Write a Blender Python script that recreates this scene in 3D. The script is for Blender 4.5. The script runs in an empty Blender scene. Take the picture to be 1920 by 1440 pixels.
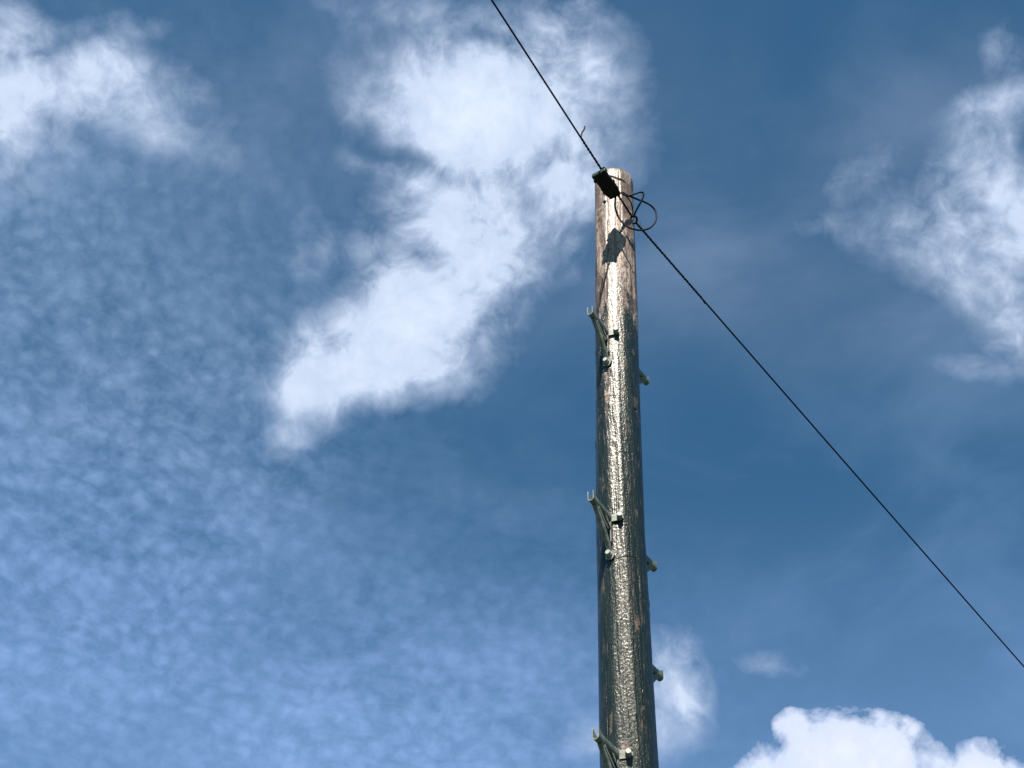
import bpy, bmesh, math, random
import numpy as np
from math import radians, sin, cos, pi, atan2, hypot, sqrt
from mathutils import Vector, Matrix

random.seed(4)
RNG = np.random.RandomState(7)
scene = bpy.context.scene
C = scene.collection

# ------------------------------------------------------------------ camera
FPX = 2884.0                      # focal length in photo pixels (1920 wide)
PITCH = radians(44.4)
ROLL = radians(1.5)
CAM = np.array([0.0, 0.0, 1.6])
_f = np.array([0, cos(PITCH), sin(PITCH)])
_u0 = np.array([0, -sin(PITCH), cos(PITCH)])
_r0 = np.array([1.0, 0, 0])
_r = _r0 * cos(ROLL) + _u0 * sin(ROLL)
_u = -_r0 * sin(ROLL) + _u0 * cos(ROLL)
cam_d = bpy.data.cameras.new('camera')
cam = bpy.data.objects.new('camera', cam_d)
C.objects.link(cam)
cam_d.sensor_width = 36.0
cam_d.lens = 36.0 * FPX / 1920.0
cam_d.clip_start = 0.05
cam_d.clip_end = 3000
M = Matrix(((_r[0], _u[0], -_f[0], CAM[0]), (_r[1], _u[1], -_f[1], CAM[1]),
            (_r[2], _u[2], -_f[2], CAM[2]), (0, 0, 0, 1)))
cam.matrix_world = M
scene.camera = cam
scene.view_settings.view_transform = 'Standard'
scene.view_settings.look = 'None'
EXPO = 1.5
scene.view_settings.exposure = EXPO
scene.view_settings.gamma = 1.0
scene.cycles.use_denoising = False
scene.cycles.max_bounces = 6


def ray(px, py):
    d = _f + _r * (px - 960) / FPX + _u * (720 - py) / FPX
    return d / np.linalg.norm(d)


def at_y(px, py, y):
    """point seen at a pixel of the photograph, at ground distance y"""
    d = ray(px, py)
    return CAM + d * y / d[1]


# sun: behind the camera, a little to the left
SUN_EL, SUN_AZ = radians(56), radians(13)      # azimuth: degrees left of straight behind
sun_to = Vector((-sin(SUN_AZ) * cos(SUN_EL), -cos(SUN_AZ) * cos(SUN_EL), sin(SUN_EL)))
sd = bpy.data.lights.new('sun', 'SUN')
sd.energy = 5.0
sd.angle = radians(0.5)
sd.color = (1.0, 0.955, 0.90)
so = bpy.data.objects.new('sun', sd)
so.rotation_euler = sun_to.to_track_quat('Z', 'Y').to_euler()
so.location = (-3, -6, 12)
C.objects.link(so)

# ------------------------------------------------------------------ node helper


class NT:
    def __init__(s, tree):
        s.t = tree
        s.n = tree.nodes
        s.l = tree.links

    def new(s, kind, **kw):
        nd = s.n.new(kind)
        for k, v in kw.items():
            setattr(nd, k, v)
        return nd

    def put(s, sock, v):
        if isinstance(v, bpy.types.NodeSocket):
            s.l.new(v, sock)
        elif v is not None:
            sock.default_value = v

    def math(s, op, a, b=None, c=None, clamp=False):
        nd = s.new('ShaderNodeMath', operation=op, use_clamp=clamp)
        for i, v in enumerate((a, b, c)):
            if v is not None:
                s.put(nd.inputs[i], v)
        return nd.outputs[0]

    def vmath(s, op, a, b=None, scale=None):
        nd = s.new('ShaderNodeVectorMath', operation=op)
        s.put(nd.inputs[0], a)
        if b is not None:
            s.put(nd.inputs[1], b)
        if scale is not None:
            s.put(nd.inputs['Scale'], scale)
        return nd.outputs['Value'] if op in ('DOT_PRODUCT', 'LENGTH', 'DISTANCE') else nd.outputs['Vector']

    def comb(s, x, y, z=0.0):
        nd = s.new('ShaderNodeCombineXYZ')
        for i, v in enumerate((x, y, z)):
            s.put(nd.inputs[i], v)
        return nd.outputs[0]

    def sep(s, v):
        nd = s.new('ShaderNodeSeparateXYZ')
        s.put(nd.inputs[0], v)
        return nd.outputs

    def noise(s, vec, scale, detail=4.0, rough=0.55, dist=0.0, color=False, lac=2.0):
        nd = s.new('ShaderNodeTexNoise')
        s.put(nd.inputs['Vector'], vec)
        nd.inputs['Scale'].default_value = scale
        nd.inputs['Detail'].default_value = detail
        nd.inputs['Roughness'].default_value = rough
        nd.inputs['Distortion'].default_value = dist
        nd.inputs['Lacunarity'].default_value = lac
        return nd.outputs['Color' if color else 'Fac']

    def voro(s, vec, scale, feature='SMOOTH_F1', smooth=0.6, out='Distance', rand=1.0):
        nd = s.new('ShaderNodeTexVoronoi', feature=feature)
        s.put(nd.inputs['Vector'], vec)
        nd.inputs['Scale'].default_value = scale
        nd.inputs['Randomness'].default_value = rand
        if feature == 'SMOOTH_F1':
            nd.inputs['Smoothness'].default_value = smooth
        return nd.outputs[out]

    def ss(s, v, lo, hi, a=0.0, b=1.0, kind='SMOOTHSTEP'):
        nd = s.new('ShaderNodeMapRange', interpolation_type=kind)
        s.put(nd.inputs['Value'], v)
        s.put(nd.inputs['From Min'], lo)
        s.put(nd.inputs['From Max'], hi)
        nd.inputs['To Min'].default_value = a
        nd.inputs['To Max'].default_value = b
        return nd.outputs['Result']

    def mix(s, fac, a, b, blend='MIX'):
        nd = s.new('ShaderNodeMix', data_type='RGBA', blend_type=blend)
        s.put(nd.inputs['Factor'], fac)
        s.put(nd.inputs[6], a if isinstance(a, bpy.types.NodeSocket) else (*a, 1.0))
        s.put(nd.inputs[7], b if isinstance(b, bpy.types.NodeSocket) else (*b, 1.0))
        return nd.outputs[2]


# ------------------------------------------------------------------ sky with clouds
world = bpy.data.worlds.new('World')
scene.world = world
world.use_nodes = True
W = NT(world.node_tree)
W.n.clear()
SKY_STRENGTH = 0.05
DIM = 2 ** (0.35 - EXPO)
sky = W.new('ShaderNodeTexSky', sky_type='NISHITA')
sky.sun_disc = False
sky.sun_elevation = SUN_EL
sky.sun_rotation = pi + SUN_AZ
sky.air_density = 1.0
sky.dust_density = 0.3
sky.ozone_density = 1.6
tc = W.new('ShaderNodeTexCoord')
dirv = tc.outputs['Generated']
dx, dy, dz = W.sep(dirv)
dzc = W.math('MAXIMUM', dz, 0.06)
# position on a flat cloud deck overhead
P0 = W.comb(W.math('DIVIDE', dx, dzc), W.math('DIVIDE', dy, dzc), 0.0)


def deck(px, py):
    d = ray(px, py)
    return np.array([d[0] / d[2], d[1] / d[2]])


def blob_rows(px, py, rx, ry, rot):
    """affine map: cloud deck -> unit circle of one puff of cloud"""
    e = 2.0
    p0 = deck(px, py)
    J = np.array([(deck(px + e, py) - deck(px - e, py)) / (2 * e),
                  (deck(px, py + e) - deck(px, py - e)) / (2 * e)]).T
    a = radians(rot)
    Rm = np.array([[cos(a), sin(a)], [-sin(a), cos(a)]])
    A = np.diag([1 / rx, 1 / ry]) @ Rm @ np.linalg.inv(J)
    o = -A @ p0
    return (A[0, 0], A[0, 1], o[0]), (A[1, 0], A[1, 1], o[1])


def field(P, blobs, gk=0.85):
    sx, sy, sz = W.sep(P)
    Ph = W.comb(sx, sy, 1.0)
    acc = None
    for (px, py, rx, ry, rot, w) in blobs:
        r1, r2 = blob_rows(px, py, rx, ry, rot)
        q = W.comb(W.vmath('DOT_PRODUCT', Ph, r1), W.vmath('DOT_PRODUCT', Ph, r2), 0.0)
        r2_ = W.vmath('DOT_PRODUCT', q, q)
        v = W.math('MULTIPLY', W.math('EXPONENT', W.math('MULTIPLY', r2_, -gk)), w)
        if acc is None:
            acc = v
        else:
            acc = W.math('SMOOTH_MAX', acc, v, 0.15)
    return acc


def warp(P, scale, amt, detail=3.0, rough=0.55, by=None):
    nz = W.noise(P if by is None else by, scale, detail, rough, color=True)
    return W.vmath('ADD', P, W.vmath('SCALE', W.vmath('SUBTRACT', nz, (0.5, 0.5, 0.5)), scale=amt))


soft = [
    # big central cloud: head, neck and tail
    (940, 220, 215, 165, 0, 1.45), (850, 150, 150, 100, 0, .95), (1005, 90, 130, 90, 0, .85),
    (1080, 95, 56, 100, 0, .60), (810, 370, 80, 70, 0, .95), (770, 420, 70, 40, 0, .6), (780, 25, 160, 50, 10, .42), (1060, 250, 110, 90, 0, 1.05),
    (965, 390, 140, 90, -20, 1.05), (870, 425, 140, 85, -30, 1.1), (885, 500, 115, 75, -30, 1.05),
    (790, 590, 140, 95, -30, 1.4), (700, 675, 180, 88, -15, 1.4), (605, 715, 90, 100, 20, 1.3),
    (575, 825, 80, 45, -30, .62), (680, 755, 110, 40, -10, .7), (905, 600, 50, 75, 0, .6), (1050, 355, 95, 85, 0, 1.1), (1040, 440, 70, 70, 20, .5),
    (590, 480, 85, 80, -30, .34), (710, 345, 120, 40, 10, .36), (730, 470, 90, 45, -20, .45),
    (690, 190, 50, 40, 0, .34), (640, 30, 90, 40, 30, .28),
    # upper left
    (40, 180, 190, 100, 5, 1.15), (195, 130, 95, 80, 0, 1.05), (10, 60, 90, 80, 0, .8),
    (30, 260, 110, 50, -30, .8), (250, 195, 190, 80, 30, .58), (350, 180, 110, 70, 40, .40),
    (180, 40, 190, 45, 0, .42), (60, 330, 130, 55, -20, .34),
    # right hand side
    (1900, 210, 100, 50, -10, .9), (1830, 310, 75, 135, 35, .75), (1790, 430, 150, 110, 0, .66),
    (1885, 420, 90, 170, 0, .84), (1800, 520, 130, 60, 30, .6), (1900, 580, 80, 120, 0, .66),
    (1850, 680, 110, 35, 0, .36), (1620, 315, 100, 55, -35, .33), (1560, 405, 110, 32, -15, .30),
    (1890, 95, 65, 60, 0, .48), (1660, 430, 140, 50, 10, .33),
    # low, beside the pole
    (1278, 1275, 60, 95, -18, .95), (1240, 1350, 85, 75, 0, .55), (1468, 1240, 70, 30, 10, .45),
    (1120, 1370, 70, 55, 0, .42),
]
holes = [(1922, 285, 26, 50, 10, .3), (930, 70, 80, 22, 10, .3), (660, 640, 38, 22, 25, .55),
         (1040, 150, 40, 45, 0, .3), (150, 235, 80, 30, 30, .35), (770, 330, 90, 30, 10, .35)]
crisp = [
    (1590, 1460, 160, 108, 0, 1.5), (1485, 1372, 50, 50, 0, .9), (1650, 1410, 80, 60, 20, 1.2),
    (1560, 1375, 60, 40, 0, .9), (1845, 1455, 80, 66, 15, 1.2), (1415, 1455, 80, 48, -20, .95),
    (1735, 1425, 50, 46, 0, .8), (1700, 1550, 330, 120, 0, 1.6), (1800, 1420, 40, 36, 0, .6),
    (1905, 1470, 60, 60, 0, .8),
]
veil_b = [(120, 1050, 620, 700, 0, 1.0), (700, 1440, 650, 420, 0, .9), (100, 450, 450, 420, 0, .7),
          (1500, 1500, 800, 350, 0, .35)]

P1 = warp(P0, 5.0, 0.10, 3)
Dw = warp(dirv, 9.0, 0.05, 3)                 # warped view of the sky vault for the puffs' own texture
P2 = warp(warp(P0, 8.0, 0.10, 3, by=dirv), 46.0, 0.018, 5, 0.6, by=dirv)
Fs = field(P2, soft)
Fh = W.math('MAXIMUM', field(P2, holes), 0.0)
fb = W.noise(W.vmath('ADD', Dw, (1.9, 0.4, 2.2)), 17.0, 9, 0.60, 0.08)
fb2 = W.noise(W.vmath('ADD', Dw, (3.1, 7.7, 0)), 60.0, 6, 0.6, 0.4)
Fs = W.math('SUBTRACT', Fs, Fh)
lim = W.math('MULTIPLY', W.math('MAXIMUM', Fs, 0.0), 1.8, clamp=True)
nz = W.math('ADD', W.math('MULTIPLY_ADD', fb, 1.7, -0.83), W.math('MULTIPLY_ADD', fb2, 0.9, -0.43))
Fs = W.math('ADD', Fs, W.math('MULTIPLY', nz, lim))
soft_d = W.ss(Fs, 0.13, 0.92, kind='LINEAR')

P3 = warp(P0, 14.0, 0.03, 3)
P4 = warp(P3, 60.0, 0.008, 3)
Fc = field(P4, crisp)
fc = W.noise(dirv, 46.0, 9, 0.57, 0.3)
Fc = W.math('ADD', Fc, W.math('MULTIPLY_ADD', fc, 1.45, -0.72))
Fc = W.math('MULTIPLY', Fc, W.ss(field(P0, crisp), 0.25, 0.5))
crisp_d = W.math('POWER', W.ss(Fc, 0.42, 0.78, kind='LINEAR'), 0.8)

# high dappled veil (altocumulus), thicker towards the lower left
Fv = W.ss(field(warp(P0, 3.0, 0.12), veil_b, 1.0), 0.15, 0.95)
# the ripples lie on arcs round a point high on the right: polar coordinates on the cloud deck
_c0 = deck(1050, 420)
_vx, _vy, _vz = W.sep(W.vmath('SUBTRACT', warp(P0, 7.0, 0.045), (float(_c0[0]), float(_c0[1]), 0.0)))
_rad = W.math('SQRT', W.math('MULTIPLY_ADD', _vx, _vx, W.math('MULTIPLY', _vy, _vy)))
_ang = W.math('ARCTAN2', _vy, W.math('MULTIPLY', _vx, -1.0))
A2 = W.comb(W.math('MULTIPLY', W.math('LOGARITHM', W.math('MAXIMUM', _rad, 0.02), 2.718), 1.0), W.math('MULTIPLY', _ang, 1.0), 0.0)
A = warp(W.vmath('MULTIPLY', dirv, (1.0, 1.0, 1.25)), 14.0, 0.02, 3)
lump = W.voro(warp(A, 60.0, 0.008), 88.0, smooth=0.7)
lump = W.ss(lump, 0.62, 0.15, kind='LINEAR')
lump2 = W.noise(A, 135.0, 6, 0.6, 0.4)
lump3 = W.noise(W.vmath('MULTIPLY', A2, (1.0, 0.33, 1.0)), 13.0, 6, 0.6, 0.5)
dap = W.math('ADD', W.math('MULTIPLY', lump, 0.52), W.math('MULTIPLY', W.ss(lump2, 0.36, 0.66), 0.34))
dap = W.math('ADD', dap, W.math('MULTIPLY', W.ss(lump3, 0.34, 0.66), 0.36))
veil = W.math('MULTIPLY', Fv, W.math('MULTIPLY_ADD', dap, 0.25, 0.065))
# a very faint broad haze so that the clear blue is never flat
broad = W.noise(P1, 3.2, 6, 0.55, 0.4)
veil = W.math('ADD', veil, W.math('MULTIPLY', W.ss(broad, 0.42, 0.75), 0.11))
veil = W.math('ADD', veil, W.ss(dz, 0.66, 0.50, 0.0, 0.14))        # paler towards the horizon

clear = W.mix(1.0, sky.outputs[0], (0.45 * 1.6 * DIM, 0.92 * 1.6 * DIM, 1.04 * 1.6 * DIM), 'MULTIPLY')
k = DIM / SKY_STRENGTH


def col(r, g, b, m=1.0):
    return (r * k * m, g * k * m, b * k * m)


thin = field(warp(P0, 4.0, 0.15), [(1480, 540, 420, 170, 10, 1.0), (1650, 330, 330, 160, -20, .9), (620, 230, 380, 200, 0, .8),
                                   (1250, 200, 200, 200, 0, .5)], 1.0)
thin = W.math('MULTIPLY', thin, W.ss(broad, 0.25, 0.7, 0.06, 0.26))
clear = W.mix(thin, clear, col(.34, .42, .56))
c1 = W.mix(veil, clear, W.mix(W.ss(dz, .56, .74), col(.37, .55, .97), col(.42, .58, .84)))
c2 = W.mix(W.math('MULTIPLY', soft_d, 0.95), c1, W.mix(W.ss(W.math('MULTIPLY_ADD', fb2, 0.9, Fs), 0.4, 2.3, kind='LINEAR'), col(.36, .46, .66), col(.65, .735, .86)))
c3 = W.mix(crisp_d, c2, W.mix(W.ss(W.math('MULTIPLY_ADD', fb2, 1.2, Fc), 0.9, 2.5, kind='LINEAR'), col(.50, .59, .80), col(.73, .76, .80)))
bg = W.new('ShaderNodeBackground')
W.put(bg.inputs['Color'], c3)
bg.inputs['Strength'].default_value = SKY_STRENGTH
wo = W.new('ShaderNodeOutputWorld')
W.l.new(bg.outputs[0], wo.inputs[0])
world.cycles.sampling_method = 'MANUAL'
world.cycles.sample_map_resolution = 256

# ------------------------------------------------------------------ the pole's line and thickness
POLE_TOP = 6.915
_hz = [0, 4.04, 4.32, 4.95, 5.5, 6.88, 7.0]
_hx = [.375, .387, .3873, .388, .3955, .4178, .4195]


def cen(h):
    return np.array([np.interp(h, _hz, _hx), 4.14])


def rad(h):
    return float(np.interp(h, [0, 4.0, 5.0, 6.9], [.112, .0885, .0835, .0827]))


def on_pole(px, py, lift=0.0):
    """point of the pole's surface seen at a pixel of the photograph"""
    d = ray(px, py)
    h = 6.0
    for _ in range(40):
        c = cen(h)
        R_ = rad(h) + lift
        a = d[0] ** 2 + d[1] ** 2
        b = -2 * (d[0] * c[0] + d[1] * c[1])
        q = max(b * b - 4 * a * (c @ c - R_ ** 2), 0.0)
        t = (-b - sqrt(q)) / 2 / a
        h = 1.6 + t * d[2]
    return CAM + t * d


def polar(ang, r, z):
    """point at an angle round the pole (0 = facing the camera, + = to the right)"""
    c = cen(z)
    return np.array([c[0] + r * sin(ang), c[1] - r * cos(ang), z])


# ------------------------------------------------------------------ materials
def new_mat(name):
    m = bpy.data.materials.new(name)
    m.use_nodes = True
    n = NT(m.node_tree)
    b = n.n['Principled BSDF']
    return m, n, b


def wood_material():
    m, n, b = new_mat('weathered_creosoted_wood')
    tcn = n.new('ShaderNodeTexCoord')
    P = tcn.outputs['Object']
    x, y, z = n.sep(P)
    St = n.vmath('MULTIPLY', P, (1.0, 1.0, 0.10))      # grain runs up the pole
    St2 = n.vmath('MULTIPLY', P, (1.0, 1.0, 0.28))
    ang = n.math('ARCTAN2', n.math('SUBTRACT', x, 0.395), n.math('SUBTRACT', 4.14, y))
    # how much of the old tarry coat is left: all of it low down, little near the top
    keep = n.ss(z, 6.75, 5.05, kind='LINEAR')
    g1 = n.noise(St2, 22.0, 5, 0.62, 0.5)
    g2 = n.noise(St, 120.0, 4, 0.65)
    g3 = n.noise(St2, 7.0, 3, 0.5, 0.3)
    pebble = n.noise(n.vmath('MULTIPLY', P, (1.0, 1.0, 0.62)), 140.0, 3, 0.6, 0.6)
    cover = n.math('ADD', n.math('MULTIPLY', g1, 0.8), n.math('MULTIPLY', g2, 0.5))
    cover = n.math('ADD', cover, n.math('MULTIPLY', g3, 0.8))
    cover = n.math('ADD', cover, n.math('MULTIPLY', pebble, 0.35))          # mean about 1.2
    cover = n.math('ADD', cover, n.math('MULTIPLY_ADD', keep, 0.58, -1.47))
    # the flanks away from the weather keep more tar
    side = n.math('ABSOLUTE', n.math('ADD', ang, 0.12))
    side = n.math('MULTIPLY', n.ss(side, 0.35, 1.25), n.ss(z, 6.3, 5.7))
    cover = n.math('MULTIPLY_ADD', side, 0.22, cover)
    tar = n.ss(cover, -0.07, 0.10)
    # bare wood
    wn = n.noise(St, 55.0, 6, 0.7, 0.4)
    wood = n.mix(n.ss(wn, 0.3, 0.7), (.14, .098, .078), (.37, .285, .225))
    wood = n.mix(n.math('MULTIPLY', n.ss(n.noise(St2, 30.0, 5, 0.6), 0.52, 0.66), 0.55), wood, (.20, .21, .18))
    fine = n.noise(St, 260.0, 3, 0.6)
    wood = n.mix(n.math('MULTIPLY', n.ss(fine, 0.52, 0.66), 0.75), wood, (.04, .027, .022))
    tarc = n.mix(n.ss(g2, 0.35, 0.65), (.003, .008, .007), (.008, .014, .011))
    tarc = n.mix(n.math('MULTIPLY', n.ss(n.noise(St, 75.0, 4, 0.6, 1.0), 0.60, 0.68), 0.8), tarc, (.07, .052, .038))
    stain = n.noise(St2, 13.0, 6, 0.68, 0.8)
    wood = n.mix(n.math('MULTIPLY', n.ss(stain, 0.44, 0.57), 0.85), wood, (.070, .048, .036))
    speck = n.noise(n.vmath('MULTIPLY', P, (1, 1, .4)), 110.0, 4, 0.7)
    wood = n.mix(n.math('MULTIPLY', n.ss(speck, 0.53, 0.62), 0.8), wood, (.045, .030, .025))
    base = n.mix(tar, wood, tarc)
    rub = n.math('MULTIPLY', n.ss(n.noise(n.vmath('MULTIPLY', P, (1, 1, .12)), 60.0, 6, 0.7, 0.6), 0.57, 0.63), n.ss(speck, 0.40, 0.55))
    base = n.mix(n.math('MULTIPLY', rub, 0.75), base, (.10, .075, .052))
    # knots and scars, where they sit on the pole
    marks = [(1133, 380, .0115, .015, 'hole'), (1188, 660, .010, .016, 'knot'), (1150, 593, .012, .013, 'knot'),
             (1196, 1168, .011, .026, 'knot'), (1164, 735, .007, .009, 'knot'),
             (1172, 1398, .014, .022, 'knot'), (1192, 768, .006, .006, 'hole'), (1199, 1176, .006, .008, 'hole')]
    for (px, py, ra, rb, kd) in marks:
        q = on_pole(px, py)
        dv = n.vmath('SUBTRACT', P, tuple(float(v) for v in q))
        dv = n.vmath('MULTIPLY', dv, (1 / ra, 1 / ra, 1 / rb))
        dv = n.vmath('ADD', dv, n.vmath('SCALE', n.vmath('SUBTRACT', n.noise(P, 110.0, 4, 0.7, color=True), (.5, .5, .5)), scale=0.5 if kd == 'hole' else 2.2))
        ln = n.vmath('LENGTH', dv)
        if kd == 'hole':
            base = n.mix(n.ss(ln, 1.0, 0.75), base, (.012, .008, .007))
        else:
            base = n.mix(n.math('MULTIPLY', n.ss(ln, 1.1, 0.7), 0.85), base, n.mix(n.ss(fine, .35, .65), (.055, .038, .03), (.15, .108, .085)))
            base = n.mix(n.math('MULTIPLY', n.ss(ln, 0.5, 0.2), 0.7), base, (.10, .05, .04))
    # checks: a few horizontal tool cuts and long drying cracks
    crack = None

    def add(v):
        nonlocal crack
        crack = v if crack is None else n.math('MAXIMUM', crack, v)
    wob = n.math('MULTIPLY_ADD', n.noise(n.vmath('MULTIPLY', P, (1, 1, .3)), 24.0, 3, 0.6), 0.03, -0.015)
    for (px, py, a0, a1, tilt, th) in [(1140, 742, -1.2, .15, -.02, .0022), (1152, 848, -.2, .5, 0, .002),
                                       (1165, 335, -.50, .85, -.035, .0095), (1126, 410, -1.3, -.45, .02, .0028),
                                       (1182, 770, .75, 1.2, -.04, .003), (1150, 1048, -.5, .6, .01, .0025)]:
        q = on_pole(px, py)
        qa = atan2(q[0] - cen(q[2])[0], 4.14 - q[1])
        zz = n.math('SUBTRACT', z, float(q[2]))
        zz = n.math('MULTIPLY_ADD', n.math('SUBTRACT', ang, qa), -tilt, zz)
        zz = n.math('ABSOLUTE', n.math('MULTIPLY_ADD', wob, 0.35, zz))
        l = n.ss(zz, th, th * 0.4)
        l = n.math('MULTIPLY', l, n.math('MULTIPLY', n.ss(ang, a0, a0 + .15), n.ss(ang, a1, a1 - .15)))
        add(l)
    for (px, y0, y1, th) in [(1137, 1250, 1440, .0015), (1127, 560, 720, .002),
                             (1185, 420, 560, .0018), (1183, 880, 1440, .0012), (1200, 1180, 1440, .002)]:
        q0, q1 = on_pole(px, y0), on_pole(px, y1)
        qm = on_pole(px, (y0 + y1) / 2)
        qa = atan2(qm[0] - cen(qm[2])[0], 4.14 - qm[1])
        dd = n.math('MULTIPLY', n.math('ABSOLUTE', n.math('SUBTRACT', n.math('MULTIPLY_ADD', wob, 9.0, ang), qa)), 0.085)
        l = n.math('MULTIPLY', n.ss(dd, th, th * .4), n.math('MULTIPLY', n.ss(z, float(q1[2]), float(q1[2]) + .1), n.ss(z, float(q0[2]), float(q0[2]) - .1)))
        add(l)
    base = n.mix(n.math('MULTIPLY', crack, 0.9), base, (.01, .008, .007))
    n.put(b.inputs['Base Color'], base)
    b.inputs['Specular Tint'].default_value = (1.0, .92, .78, 1.0)
    rough = n.math('ADD', n.math('MULTIPLY', tar, -0.10), n.math('MULTIPLY_ADD', pebble, 0.16, 0.325))
    n.put(b.inputs['Roughness'], rough)
    b.inputs['IOR'].default_value = 1.40
    n.put(b.inputs['Specular IOR Level'], n.math('MULTIPLY', n.math('MULTIPLY_ADD', tar, 0.30, 0.42), n.math('SUBTRACT', 1.0, crack)))
    # relief: grain ridges on bare wood, pebbled blistered tar
    bl = n.voro(n.vmath('MULTIPLY', P, (1.0, 1.0, 0.7)), 145.0, smooth=0.8)
    hgt = n.math('ADD', n.math('MULTIPLY', g2, 0.12), n.math('MULTIPLY', pebble, 0.6))
    hgt = n.math('ADD', hgt, n.math('MULTIPLY', bl, -0.38))
    hgt = n.math('ADD', hgt, n.math('MULTIPLY', n.ss(fine, 0.6, 0.45), 0.12))
    hgt = n.math('ADD', hgt, n.math('MULTIPLY', crack, -1.6))
    bp = n.new('ShaderNodeBump')
    bp.inputs['Strength'].default_value = 0.68
    bp.inputs['Distance'].default_value = 0.0026
    n.put(bp.inputs['Height'], hgt)
    n.l.new(bp.outputs[0], b.inputs['Normal'])
    return m


def metal_material(name, c0, c1, rough=0.5, metallic=0.35):
    m, n, b = new_mat(name)
    P = n.new('ShaderNodeTexCoord').outputs['Object']
    g = n.noise(P, 45.0, 5, 0.6, 0.3)
    s = n.noise(P, 240.0, 3, 0.6)
    c = n.mix(n.ss(g, 0.35, 0.65), c0, c1)
    c = n.mix(n.math('MULTIPLY', n.ss(s, 0.58, 0.72), 0.5), c, tuple(v * 0.45 for v in c0))
    n.put(b.inputs['Base Color'], c)
    b.inputs['Metallic'].default_value = metallic
    n.put(b.inputs['Roughness'], n.math('MULTIPLY_ADD', g, 0.25, rough - 0.12))
    bp = n.new('ShaderNodeBump')
    bp.inputs['Strength'].default_value = 0.35
    bp.inputs['Distance'].default_value = 0.0015
    n.put(bp.inputs['Height'], s)
    n.l.new(bp.outputs[0], b.inputs['Normal'])
    return m


def black_material(name, c, rough=0.5, noise=30.0):
    m, n, b = new_mat(name)
    P = n.new('ShaderNodeTexCoord').outputs['Object']
    g = n.noise(P, noise, 4, 0.6)
    n.put(b.inputs['Base Color'], n.mix(n.ss(g, 0.35, 0.7), c, tuple(min(1, v * 1.8 + .001) for v in c)))
    n.put(b.inputs['Roughness'], n.math('MULTIPLY_ADD', g, 0.3, rough - 0.15))
    b.inputs['Specular IOR Level'].default_value = 0.12
    return m


def grass_material():
    m, n, b = new_mat('rough_grass_ground')
    P = n.new('ShaderNodeTexCoord').outputs['Object']
    a = n.noise(P, 0.8, 6, 0.6)
    c = n.noise(P, 14.0, 6, 0.65)
    g = n.mix(n.ss(a, 0.35, 0.65), (.018, .03, .010), (.035, .045, .018))
    g = n.mix(n.math('MULTIPLY', n.ss(c, 0.5, 0.7), 0.6), g, (.06, .055, .03))
    n.put(b.inputs['Base Color'], g)
    b.inputs['Roughness'].default_value = 0.95
    bp = n.new('ShaderNodeBump')
    bp.inputs['Distance'].default_value = 0.05
    n.put(bp.inputs['Height'], c)
    n.l.new(bp.outputs[0], b.inputs['Normal'])
    return m


MAT = dict(
    wood=wood_material(),
    galv=metal_material('dull_galvanised_steel', (.08, .092, .074), (.185, .20, .165), 0.6, 0.05),
    bolt=metal_material('galvanised_bolt_steel', (.24, .25, .20), (.34, .34, .29), 0.55, 0.05),
    cable=black_material('black_cable_sheath', (.0025, .003, .006), 0.7),
    grip=black_material('dark_wrapped_wire', (.010, .013, .016), 0.5, 80.0),
    box=black_material('black_box_plastic', (.006, .008, .009), 0.6),
    cap=black_material('dark_green_box_plastic', (.005, .016, .013), 0.6),
    wire=metal_material('bare_steel_wire', (.20, .22, .20), (.36, .38, .34), 0.4, 0.6),
    grass=grass_material(),
)

# ------------------------------------------------------------------ mesh helpers


def link(name, verts, faces, mat, parent=None, smooth=True, sharp=None):
    me = bpy.data.meshes.new(name)
    me.from_pydata([tuple(map(float, v)) for v in verts], [], [tuple(map(int, f)) for f in faces])
    bm = bmesh.new()
    bm.from_mesh(me)
    bmesh.ops.recalc_face_normals(bm, faces=bm.faces)
    bm.to_mesh(me)
    bm.free()
    if mat:
        me.materials.append(mat)
    if smooth:
        me.polygons.foreach_set('use_smooth', [True] * len(me.polygons))
        if sharp:
            me.set_sharp_from_angle(angle=radians(sharp))
    o = bpy.data.objects.new(name, me)
    C.objects.link(o)
    if parent:
        o.parent = parent
    return o


def empty(name, loc, label, cat, group=None, rz=0.0):
    o = bpy.data.objects.new(name, None)
    o.empty_display_size = 0.05
    C.objects.link(o)
    o.location = tuple(map(float, loc))
    o.rotation_euler = (0, 0, rz)
    if label:
        o['label'] = label
    if cat:
        o['category'] = cat
    if group:
        o['group'] = group
    return o


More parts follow.
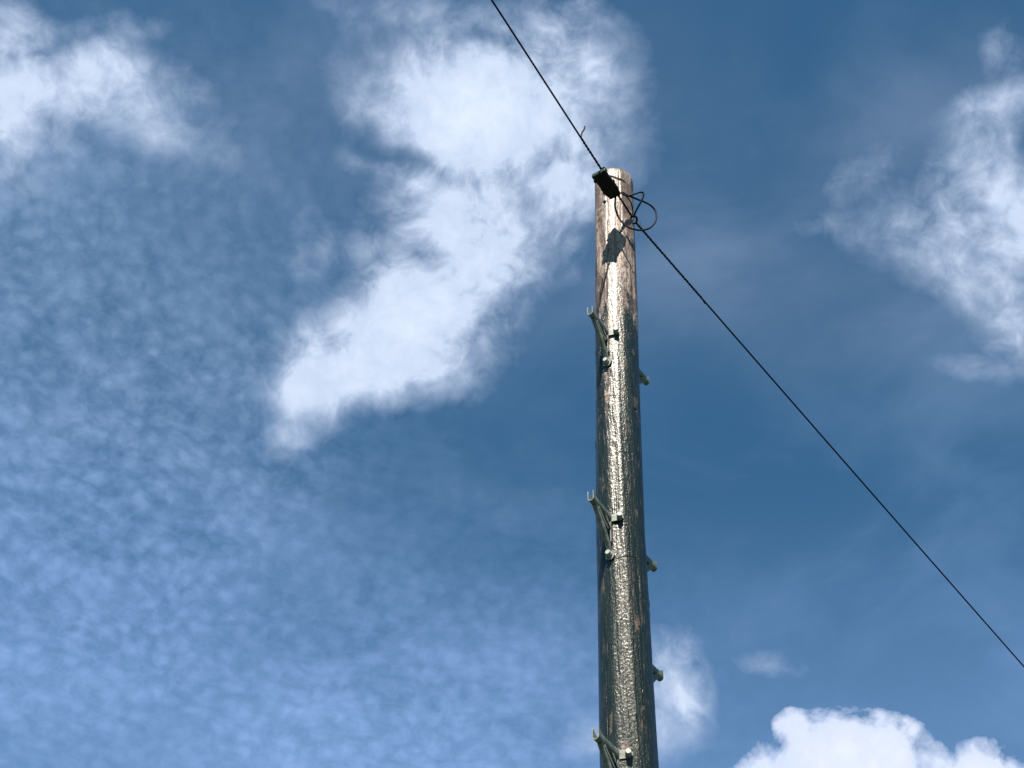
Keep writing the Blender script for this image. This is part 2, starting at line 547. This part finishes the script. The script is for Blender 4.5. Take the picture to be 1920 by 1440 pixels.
class MB:
    def __init__(s):
        s.v, s.f = [], []

    def add(s, v, f):
        o = len(s.v)
        s.v += [tuple(map(float, p)) for p in v]
        s.f += [tuple(i + o for i in q) for q in f]

    def tube(s, pts, r, seg=12, caps=True):
        pts = np.array(pts, float)
        n = len(pts)
        rr = np.full(n, r) if np.isscalar(r) else np.array(r)
        T = np.gradient(pts, axis=0)
        T /= np.linalg.norm(T, axis=1)[:, None]
        a = np.array([0, 0, 1.0]) if abs(T[0][2]) < .9 else np.array([1.0, 0, 0])
        N = np.cross(T[0], a)
        N /= np.linalg.norm(N)
        v = []
        for i in range(n):
            N = N - T[i] * (N @ T[i])
            N /= np.linalg.norm(N)
            B = np.cross(T[i], N)
            for k_ in range(seg):
                t = 2 * pi * k_ / seg
                v.append(pts[i] + rr[i] * (cos(t) * N + sin(t) * B))
        f = []
        for i in range(n - 1):
            for k_ in range(seg):
                k2 = (k_ + 1) % seg
                f.append((i * seg + k_, i * seg + k2, (i + 1) * seg + k2, (i + 1) * seg + k_))
        if caps:
            f.append(tuple(range(seg)))
            f.append(tuple((n - 1) * seg + k_ for k_ in range(seg)))
        s.add(v, f)

    def prism(s, poly, axis_o, ax, ay, az, d0, d1):
        """polygon in the plane (ax, ay) at axis_o, extruded along az"""
        m = len(poly)
        v = [axis_o + ax * p[0] + ay * p[1] + az * d0 for p in poly]
        v += [axis_o + ax * p[0] + ay * p[1] + az * d1 for p in poly]
        f = [tuple(range(m)), tuple(range(2 * m - 1, m - 1, -1))]
        f += [(i, (i + 1) % m, (i + 1) % m + m, i + m) for i in range(m)]
        s.add(v, f)

    def build(s, name, mat, parent=None, smooth=True, sharp=35, bevel=None):
        o = link(name, s.v, s.f, mat, parent, smooth, sharp)
        if bevel:
            b = o.modifiers.new('bevel', 'BEVEL')
            b.width = bevel
            b.segments = 2
            b.limit_method = 'ANGLE'
            b.angle_limit = radians(40)
        return o


def catmull(pts, per=10):
    P = [np.array(p, float) for p in pts]
    P = [2 * P[0] - P[1]] + P + [2 * P[-1] - P[-2]]
    out = []
    for i in range(1, len(P) - 2):
        for k_ in range(per):
            t = k_ / per
            out.append(.5 * ((2 * P[i]) + (-P[i - 1] + P[i + 1]) * t + (2 * P[i - 1] - 5 * P[i] + 4 * P[i + 1] - P[i + 2]) * t * t
                             + (-P[i - 1] + 3 * P[i] - 3 * P[i + 1] + P[i + 2]) * t ** 3))
    out.append(P[-2])
    return np.array(out)


def helix(path, r, pitch, phase=0.0, step=0.003):
    path = np.array(path)
    seg = np.linalg.norm(np.diff(path, axis=0), axis=1)
    S = np.concatenate([[0], np.cumsum(seg)])
    n = max(int(S[-1] / step), 8)
    ss = np.linspace(0, S[-1], n)
    pts = np.stack([np.interp(ss, S, path[:, i]) for i in range(3)], 1)
    T = np.gradient(pts, axis=0)
    T /= np.linalg.norm(T, axis=1)[:, None]
    N = np.cross(T, (0, 0, 1.0))
    N /= np.linalg.norm(N, axis=1)[:, None]
    B = np.cross(T, N)
    a = 2 * pi * ss / pitch + phase
    return pts + r * (np.cos(a)[:, None] * N + np.sin(a)[:, None] * B)


# ------------------------------------------------------------------ ground
g = MB()
n_ = 24
g.add([(x, y, 0) for x in np.linspace(-600, 600, n_) for y in np.linspace(-600, 600, n_)],
      [(i * n_ + j, (i + 1) * n_ + j, (i + 1) * n_ + j + 1, i * n_ + j + 1) for i in range(n_ - 1) for j in range(n_ - 1)])
gr = g.build('ground', MAT['grass'], smooth=False)
gr['kind'] = 'structure'

# ------------------------------------------------------------------ the pole
pole = empty('utility_pole', (0.375, 4.14, 0),
             'tall weathered wooden utility pole with metal climbing steps and flaking black tar', 'utility pole')
PI_ = Matrix.Translation((-0.375, -4.14, 0))


def noise1(n, seed, octv):
    r = np.random.RandomState(seed)
    out = np.zeros(n)
    for k_, a in octv:
        xs = np.linspace(0, 1, k_ + 1)
        out += a * np.interp(np.linspace(0, 1, n), xs, r.uniform(-1, 1, k_ + 1))
    return out


def build_post():
    seg = 160
    hs = np.concatenate([np.linspace(0, 3.7, 40), np.linspace(3.706, POLE_TOP - .06, 640), np.linspace(POLE_TOP - .056, POLE_TOP - .001, 24)])
    th = np.linspace(0, 2 * pi, seg, endpoint=False)
    r = np.random.RandomState(3)
    disp = np.zeros((len(hs), seg))
    H, TH = np.meshgrid(hs, th, indexing='ij')
    for _ in range(26):                       # lengthwise ridges and slight lumps
        kz, kt = r.uniform(.5, 7), r.randint(1, 22)
        amp = .00045 / (1 + .12 * kt)
        disp += amp * np.sin(kz * H + kt * TH + r.uniform(0, 6.28) + .6 * np.sin(1.7 * H + r.uniform(0, 6)))
    for _ in range(40):                       # fine splits and roughness
        kz, kt = r.uniform(6, 90), r.randint(18, 70)
        disp += .00005 * np.sin(kz * H + kt * TH + r.uniform(0, 6.28))
    # small splinters standing off the outline
    for _ in range(90):
        h0, t0 = r.uniform(3.8, 6.8), r.uniform(0, 6.28)
        dt = (TH - t0 + pi) % (2 * pi) - pi
        disp += r.uniform(.0008, .0032) * np.exp(-((H - h0) / r.uniform(.006, .03)) ** 2 - (dt / r.uniform(.03, .08)) ** 2)
    # drying cracks as real grooves
    for (a0, h0, h1) in [(-.25, 4.2, 5.2), (.55, 4.0, 4.9), (-.9, 5.3, 6.1), (.95, 5.9, 6.6), (-.5, 6.0, 6.85), (.2, 6.3, 6.9), (2.5, 4, 6), (3.6, 5, 6.8)]:
        aa = a0 + .05 * np.sin(6 * H) + .02 * np.sin(23 * H)
        dt = (TH - aa + pi) % (2 * pi) - pi
        w = np.clip((H - h0) / .15, 0, 1) * np.clip((h1 - H) / .15, 0, 1)
        disp -= .0032 * w * np.exp(-(dt / .022) ** 2)
    # bolt holes
    for (px, py) in [(1133, 380), (1192, 768)]:
        q = on_pole(px, py)
        a0 = atan2(q[0] - cen(q[2])[0], 4.14 - q[1])
        dt = ((TH - a0 + pi) % (2 * pi) - pi) * .083
        disp -= .009 * np.exp(-(((H - q[2]) ** 2 + dt ** 2) / .0065 ** 2) ** 2)
    v = []
    for i, h in enumerate(hs):
        c = cen(h)
        R_ = rad(h)
        e = 0.0
        if h > POLE_TOP - .055:
            e = .034 * (1 - sqrt(max(0, 1 - ((h - (POLE_TOP - .055)) / .055) ** 2 * .97)))
        for j in range(seg):
            rr = R_ + disp[i, j] - e
            v.append((c[0] + rr * sin(th[j]), c[1] - rr * cos(th[j]), h))
    f = []
    n = len(hs)
    for i in range(n - 1):
        for j in range(seg):
            j2 = (j + 1) % seg
            f.append((i * seg + j, i * seg + j2, (i + 1) * seg + j2, (i + 1) * seg + j))
    # sawn top, slightly domed
    ct = cen(POLE_TOP)
    prev = (n - 1) * seg
    for rr, zz in ((.040, .0015), (.020, .003)):
        o = len(v)
        for j in range(seg):
            v.append((ct[0] + rr * sin(th[j]), ct[1] - rr * cos(th[j]), POLE_TOP + zz))
        for j in range(seg):
            j2 = (j + 1) % seg
            f.append((prev + j, prev + j2, o + j2, o + j))
        prev = o
    v.append((ct[0], ct[1], POLE_TOP + .0035))
    for j in range(seg):
        f.append((prev + j, prev + (j + 1) % seg, len(v) - 1))
    return link('post', v, f, MAT['wood'])


post = build_post()
post.parent = pole
post.matrix_parent_inverse = PI_


# ------------------------------------------------------------------ climbing steps
def channel(mb, path, heights, w, t, up):
    """open U channel swept along path; up(i) gives the wall direction; heights per station"""
    n = len(path)
    T = np.gradient(np.array(path), axis=0)
    T /= np.linalg.norm(T, axis=1)[:, None]
    v = []
    ring = 0
    for i in range(n):
        U_ = np.array(up[i], float)
        S = np.cross(T[i], U_)
        S /= np.linalg.norm(S)
        U_ = np.cross(S, T[i])
        h = heights[i]
        R_ = w / 2
        prof = [(-R_, h)]
        for k_ in range(9):
            a = pi + pi * k_ / 8
            prof.append((R_ * cos(a), R_ * .9 + R_ * .9 * sin(a)))
        prof.append((R_, h))
        q = R_ - t
        prof.append((q, h))
        for k_ in range(9):
            a = 2 * pi - pi * k_ / 8
            prof.append((q * cos(a), R_ * .9 + (R_ * .9 - t) * sin(a)))
        prof.append((-q, h))
        ring = len(prof)
        for (a, b_) in prof:
            v.append(np.array(path[i]) + S * a + U_ * b_)
    f = []
    for i in range(n - 1):
        for k_ in range(ring):
            k2 = (k_ + 1) % ring
            f.append((i * ring + k_, i * ring + k2, (i + 1) * ring + k2, (i + 1) * ring + k_))
    half = ring // 2
    for e in (0, n - 1):
        for k_ in range(half - 1):
            f.append((e * ring + k_, e * ring + k_ + 1, e * ring + ring - 2 - k_, e * ring + ring - 1 - k_))
    mb.add(v, f)


def surf_plate(mb, r, a0, a1, z0, z1, t=.005, n=10, roundend=True):
    """plate bent round the pole, in step-local coords (pole axis at origin, x outward)"""
    out, inn = [], []
    pts = []
    sgn = 1 if a1 > a0 else -1
    zc, hz = (z0 + z1) / 2, (z1 - z0) / 2
    for i in range(n + 1):
        a = a0 + (a1 - a0) * i / n
        pts.append((a, z1))
    if roundend:
        for k_ in range(1, 8):
            ph = pi / 2 - pi * k_ / 8
            pts.append((a1 + sgn * hz * cos(ph) / r, zc + hz * sin(ph)))
    for i in range(n, -1, -1):
        a = a0 + (a1 - a0) * i / n
        pts.append((a, z0))
    m = len(pts)
    v = [((r + t) * cos(a), (r + t) * sin(a), z) for a, z in pts] + [(r * cos(a), r * sin(a), z) for a, z in pts]
    f = [(i, (i + 1) % m, (i + 1) % m + m, i + m) for i in range(m)]
    # strips for the faces
    for base in (0, m):
        for i in range(m // 2 - 1):
            f.append((base + i, base + i + 1, base + m - 2 - i, base + m - 1 - i))
        if m % 2:
            i = m // 2 - 1
            f.append((base + i, base + i + 1, base + m - 1 - i))
    mb.add(v, f)


def bolt_mesh(parent, r, ang, z, name='bolt', br=.0105, ln=.017):
    mb = MB()
    d = np.array([cos(ang), sin(ang), 0])
    s = np.array([-sin(ang), cos(ang), 0])
    zz = np.array([0, 0, 1.0])
    c = d * r + zz * z
    mb.prism([(br * cos(2 * pi * k_ / 20), br * sin(2 * pi * k_ / 20)) for k_ in range(20)], c, s, zz, d, .003, .010)
    hexa = [(br * .93 * cos(pi / 3 * k_ + .2), br * .93 * sin(pi / 3 * k_ + .2)) for k_ in range(6)]
    mb.prism(hexa, c, s, zz, d, .010, ln + .003)
    ob = mb.build(name, MAT['bolt'], parent, sharp=25, bevel=.0012)
    return ob


def washer_mesh(parent, r, ang, z):
    mb = MB()
    d = np.array([cos(ang), sin(ang), 0])
    s = np.array([-sin(ang), cos(ang), 0])
    zz = np.array([0, 0, 1.0])
    mb.prism([(.0150 * cos(2 * pi * k_ / 24), .0150 * sin(2 * pi * k_ / 24)) for k_ in range(24)],
             d * r + zz * z, s, zz, d, -.002, .003)
    return mb.build('washer', MAT['galv'], parent, sharp=35)


TIP = 0.222


def make_step(r):
    """one climbing step in local coords: pole axis at the origin, x outward, z = 0 at the tread's underside"""
    root = bpy.data.objects.new('pole_step', None)
    root.empty_display_size = .05
    C.objects.link(root)
    # tread: U channel with its tip turned up and toothed edges
    mb = MB()
    xs = np.linspace(r + .004, TIP, 46)
    path = [(x, 0, .0) for x in xs]
    hts = []
    for i, x in enumerate(xs):
        u_ = max(0, (x - (TIP - .040)) / .040)
        h = .021 + .021 * u_ ** 1.6 + .007 * (1 - (x - r) / (TIP - r)) ** 2
        if x < TIP - .030 and (i % 4) in (0, 1):
            h += .0035
        hts.append(h)
    channel(mb, path, hts, .0235, .0032, [(0, 0, 1)] * len(path))
    mb.build('tread', MAT['galv'], root, sharp=40)
    # brace below: second channel from the tread's outer half down to the pole
    mb = MB()
    n = 18
    t = np.linspace(0, 1, n)
    bx = (TIP - .022) + (r + .008 - (TIP - .022)) * t
    bz = -.004 - .132 * t ** 1.12
    bpath = np.stack([bx, 0 * bx, bz], 1)
    T = np.gradient(bpath, axis=0)
    up = [(-abs(b_[2]), 0, abs(b_[0])) for b_ in T]
    channel(mb, bpath, [.006 + .011 * sin(pi * min(1, max(0, q))) ** .5 if 0 < q < 1 else .008 for q in t], .0175, .003, up)
    mb.build('brace', MAT['galv'], root, sharp=40)
    # web between tread and brace (two thin cheeks with an opening) and the leg down the pole
    mb = MB()
    for sy in (-1, 1):
        y0 = sy * .0090
        for (xa, za, xb, zb, w_) in [(TIP - .040, -.0005, r + .030, -.050, .0075), (r + .008, -.004, r + .008, -.090, .009),
                                     (r + .045, -.001, r + .012, -.034, .008)]:
            d = np.array([xb - xa, 0, zb - za])
            d /= np.linalg.norm(d)
            s = np.array([-d[2], 0, d[0]])
            L_ = hypot(xb - xa, zb - za)
            mb.prism([(0, -w_ / 2), (L_, -w_ / 2), (L_, w_ / 2), (0, w_ / 2)], np.array([xa, y0, za]), d, s,
                     np.array([0, 1.0, 0]), -.0015 + .0005 * (xa > r + .04), .0015)
    mb.build('web', MAT['galv'], root, sharp=30)
    # side flanges wrapped on the pole, and lower tab
    for sy in (1,):
        mb = MB()
        surf_plate(mb, r + .0015, sy * .115, sy * .40, .000, .030, t=.0045)
        fl = mb.build('flange', MAT['galv'], root, sharp=35)
        bolt_mesh(fl, r + .004, sy * .43, .014, name='bolt')
    mb = MB()
    zz = np.array([0, 0, 1.0])
    mb.prism([(.0175 * cos(2 * pi * k_ / 28), .021 * sin(2 * pi * k_ / 28)) for k_ in range(28)],
             np.array([r, 0, -.139]), np.array([0, 1.0, 0]), zz, np.array([1.0, 0, 0]), .0008, .0055)
    tab = mb.build('tab', MAT['galv'], root, sharp=35)
    bolt_mesh(tab, r + .003, 0.0, -.139, name='bolt')
    return root


def copy_step(src):
    c = src.copy()
    C.objects.link(c)
    for ch in src.children:
        d = ch.copy()
        C.objects.link(d)
        d.parent = c
        for gg in ch.children:
            e = gg.copy()
            C.objects.link(e)
            e.parent = d
    return c


first = make_step(.0855)
# local y axis: counter-clockwise seen from above; angle measured from facing-the-camera, + to the right
steps = [(-31, 5.846), (-31, 4.932), (-31, 4.018), (144, 5.842), (144, 4.924), (144, 4.470),
         (144, 3.56), (-31, 3.10)]
for i, (a, z) in enumerate(steps):
    o = first if i == 0 else copy_step(first)
    a = radians(a)
    c = cen(z)
    o.parent = pole
    o.matrix_parent_inverse = PI_
    o.location = (c[0], c[1], z)
    o.rotation_euler = (0, 0, a - pi / 2)
    o['group'] = 'climbing steps bolted to the pole'

# ------------------------------------------------------------------ ring on the pole that takes the cables
ringp = on_pole(1180, 412, .002)
ring_c = on_pole(1181, 412, .002) + np.array([.016, -.012, 0])
ring_c = at_y(1188, 412, 4.095)
ringo = empty('eye_bolt', ring_c, 'small pigtail ring bolt on the right side of the pole top where both cables meet', 'bolt')


def rel(o, P0_):
    o.matrix_parent_inverse = Matrix.Translation(tuple(-float(v) for v in P0_))


mb = MB()
Rr = .0155
th_ = np.linspace(-2.2, 3.9, 40)
to_cam = CAM - ring_c
to_cam /= np.linalg.norm(to_cam)
ex = np.cross((0, 0, 1.0), to_cam)
ex /= np.linalg.norm(ex)
ex = -ex if ex[0] < 0 else ex
nrm = to_cam + .5 * ex
nrm /= np.linalg.norm(nrm)
e1 = np.cross((0, 0, 1.0), nrm)
e1 /= np.linalg.norm(e1)
e2 = np.cross(nrm, e1)
mb.tube([ring_c + Rr * (cos(t) * e1 + sin(t) * e2) for t in th_], .0048, 12)
ro = mb.build('ring', MAT['grip'], ringo)
rel(ro, ring_c)
mb = MB()
cz = cen(ring_c[2])
inner = np.array([cz[0] + .06, cz[1] - .03, ring_c[2] - .03])
mb.tube(catmull([inner, ring_c - .0155 * e2 * .9 - .004 * nrm, ring_c - .0155 * e2 + .010 * e1]), .005, 12)
ro = mb.build('shank', MAT['wire'], ringo)
rel(ro, ring_c)

# ------------------------------------------------------------------ cable towards the camera


def solve_dir(p0, px, py, slope):
    """unit-horizontal direction from p0 with a given slope whose line passes in front of pixel (px, py)"""
    d = ray(px, py)
    best = None
    for t in np.linspace(2.0, 16.0, 5600):
        q = CAM + d * t
        h = q - p0
        L_ = hypot(h[0], h[1])
        e = abs(h[2] - slope * L_)
        if L_ > .15 and (best is None or e < best[0]):
            best = (e, q)
    return best[1]


pA = ring_c + np.array([0, 0, .004])
qA = solve_dir(pA, 922, 0, 0.10)
dirA = (qA - pA)
LA = np.linalg.norm(dirA)
dirA /= LA
print('cable A dir', dirA, 'len', LA, 'az', math.degrees(atan2(-dirA[0], -dirA[1])))


def on_line_px(p0, d, py, tmax=12):
    ts = np.linspace(0, tmax, 6000)
    q = p0[None] + ts[:, None] * d[None] - CAM[None]
    yy = 720 - FPX * (q @ _u) / (q @ _f)
    return float(ts[int(np.argmin(np.abs(yy - py)))])


tA1 = on_line_px(pA, dirA, 258, 2.0)
overA = empty('overhead_cable', pA, 'black overhead cable rising to the upper left from the box on the pole top', 'cable', 'overhead cables')
mb = MB()
ts = np.concatenate([np.linspace(.012, tA1, 30), np.linspace(tA1 + .02, 16, 60)])
sag = lambda t: .0035 * max(0, t - 1.2) * (t - 16) * .25
pathA = np.array([pA + dirA * t + np.array([0, 0, sag(t)]) for t in ts])
mb.tube(pathA, .0038, 12)
o = mb.build('cable', MAT['cable'], overA)
rel(o, pA)
mb = MB()
gp = [pA + dirA * t for t in np.linspace(.01, tA1, 12)]
mb.tube(helix(gp, .0026, .034), .0027, 8)
mb.tube(helix(gp, .0026, .034, 2.8), .0024, 8)
o = mb.build('grip', MAT['grip'], overA)
rel(o, pA)
mb = MB()
e0 = pA + dirA * (tA1 - .004)
y0 = e0[1]
mb.tube(catmull([e0 - dirA * .01, e0 + np.array([0, 0, .003]), at_y(1091, 249, y0 + .004), at_y(1095, 243, y0 + .006), at_y(1096.5, 237, y0 + .01)]), .0034, 8)
o = mb.build('stray_wire', MAT['cable'], overA)
rel(o, pA)

# ------------------------------------------------------------------ cable away to the lower right
pB = ring_c + np.array([.006, .002, -.010])
qB = solve_dir(pB, 1920, 1250, -.085)
dirB = qB - pB
LB = np.linalg.norm(dirB)
dirB /= LB
print('cable B dir', dirB, 'len', LB)


def on_line_px_x(p0, d, px, tmax=12):
    ts = np.linspace(0, tmax, 6000)
    q = p0[None] + ts[:, None] * d[None] - CAM[None]
    xx = 960 + FPX * (q @ _r) / (q @ _f)
    return float(ts[int(np.argmin(np.abs(xx - px)))])


tB1 = on_line_px_x(pB, dirB, 1317, 3.0)
overB = empty('overhead_cable', pB, 'black overhead cable running down to the lower right behind the pole', 'cable', 'overhead cables')
mb = MB()
LT = 22.0
ts = np.concatenate([np.linspace(.010, tB1, 30), np.linspace(tB1 + .02, LT, 80)])
pathB = np.array([pB + dirB * t + np.array([0, 0, .0016 * t * (t - LB)]) for t in ts])
mb.tube(pathB, .0037, 12)
o = mb.build('cable', MAT['cable'], overB)
rel(o, pB)
mb = MB()
gp = [pB + dirB * t + np.array([0, 0, .0016 * t * (t - LB)]) for t in np.linspace(.012, tB1, 20)]
mb.tube(helix(gp, .0026, .034), .0029, 8)
mb.tube(helix(gp, .0026, .034, 2.8), .0025, 8)
endp = gp[-1]
mb.tube(catmull([endp - dirB * .02, endp + np.array([0, 0, -.004]), endp + dirB * .018 + np.array([0, 0, -.013])]), .0026, 8)
o = mb.build('grip', MAT['grip'], overB)
rel(o, pB)
mb = MB()
e0 = pB + dirB * on_line_px_x(pB, dirB, 1202, 1.0)
mb.tube(catmull([e0, at_y(1200.5, 422, e0[1]), at_y(1198.5, 413, e0[1])]), .0030, 8)
o = mb.build('stray_wire', MAT['grip'], overB)
rel(o, pB)

# ------------------------------------------------------------------ box hung on the incoming cable
near = pA + dirA * on_line_px(pA, dirA, 357, 2.0) + np.array([-.002, .003, -.030])
far_ = pA + dirA * on_line_px(pA, dirA, 317, 2.0) + np.array([-.010, .003, -.030])
print('box', near, far_)
ax = far_ - near
BL = float(np.linalg.norm(ax))
ax /= BL
side = np.cross(ax, (0, 0, 1.0))
side /= np.linalg.norm(side)              # to the right seen along the cable towards the camera
upv = np.cross(side, ax)
boxe = empty('junction_box', near, 'black ribbed cable joint box with green end cap hanging before the pole top', 'junction box')


def slab(mb, a0, a1, s0, s1, u0, u1, taper=0.0):
    v = []
    for a in (a0, a1):
        kk = 1 - (taper if a == a0 else 0)
        for (s_, u_) in ((s0, u0), (s1, u0), (s1, u1), (s0, u1)):
            v.append(near + ax * a + side * s_ * kk + upv * u_ * kk)
    mb.add(v, [(0, 1, 2, 3), (7, 6, 5, 4), (0, 4, 5, 1), (1, 5, 6, 2), (2, 6, 7, 3), (3, 7, 4, 0)])


mb = MB()
slab(mb, .010, BL - .012, -.028, .033, .000, .022)
slab(mb, -.012, .0095, -.025, .031, .002, .020, .12)
o = mb.build('body', MAT['box'], boxe, smooth=False, bevel=.004)
rel(o, near)
mb = MB()
slab(mb, BL - .0115, BL + .004, -.032, .033, -.002, .020)
o = mb.build('end_cap', MAT['cap'], boxe, smooth=False, bevel=.003)
rel(o, near)
for (a, s0, s1, u0, u1) in [(.035, .0330, .039, .012, .024), (BL - .035, .0330, .041, .006, .026),
                            (.048, -.032, -.0280, .008, .022), (.020, .0330, .039, .006, .024)]:
    mb = MB()
    slab(mb, a, a + .013, s0, s1, u0, u1)
    o = mb.build('clip', MAT['box'], boxe, smooth=False, bevel=.002)
    rel(o, near)
mb = MB()
slab(mb, BL - .020, BL + .006, -.030, -.014, .0205, .029)
o = mb.build('latch', MAT['cap'], boxe, smooth=False, bevel=.003)
rel(o, near)
for a in (.03, BL - .03):
    # hanger straps up to the cable
    base = near + ax * a + upv * .020
    tq = float((base - pA) @ dirA)
    top = pA + dirA * tq
    mb = MB()
    mb.tube([base, (base + top) / 2, top], .0045, 8)
    o = mb.build('hanger', MAT['box'], boxe)
    rel(o, near)

# ------------------------------------------------------------------ slack loops between the box and the ring


def slack(pts, r, label, name='slack_cable'):
    P = catmull([at_y(px, py, y) for (px, py, y) in pts], 12)
    mb = MB()
    mb.tube(P, r, 12)
    o = mb.build(name, MAT['cable'])
    o.data.transform(Matrix.Translation(tuple(-float(v) for v in P[0])))
    o.location = tuple(float(v) for v in P[0])
    o['label'] = label
    o['category'] = 'cable'
    o['group'] = 'slack cables at the pole top'
    return o


slack([(1155, 364, 3.965), (1153.5, 376, 3.975), (1153.5, 388, 3.98), (1157, 401, 3.985), (1165, 415, 3.985), (1176, 425, 3.99),
       (1189, 430, 3.995), (1203, 431.5, 4.01), (1216, 428.5, 4.03), (1226, 420, 4.04), (1230.5, 409, 4.05), (1229, 396, 4.05),
       (1221, 386, 4.04), (1209, 379, 4.03), (1197, 374.5, 4.01), (1186, 370, 3.99), (1176, 366, 3.975), (1166, 360, 3.965)], .0040,
      'thick black cable in a wide round loop right of the pole top')
slack([(1164, 361, 3.965), (1171, 366, 3.968), (1180, 367, 3.975), (1191, 363.5, 3.985), (1200, 360.5, 3.99), (1205.5, 361.5, 3.995),
       (1206.5, 367, 4.0), (1202, 378, 4.01), (1196, 389, 4.02), (1191, 399, 4.025), (1188.5, 407, 4.03)], .0038,
      'black cable bent in a sharp hairpin above the ring bolt')
slack([(1166, 362, 3.965), (1173, 367, 3.975), (1179, 373, 3.99), (1184, 383, 4.0), (1186, 394, 4.01), (1186, 405, 4.02)], .0026,
      'thin black wire curving down the right edge of the pole top')
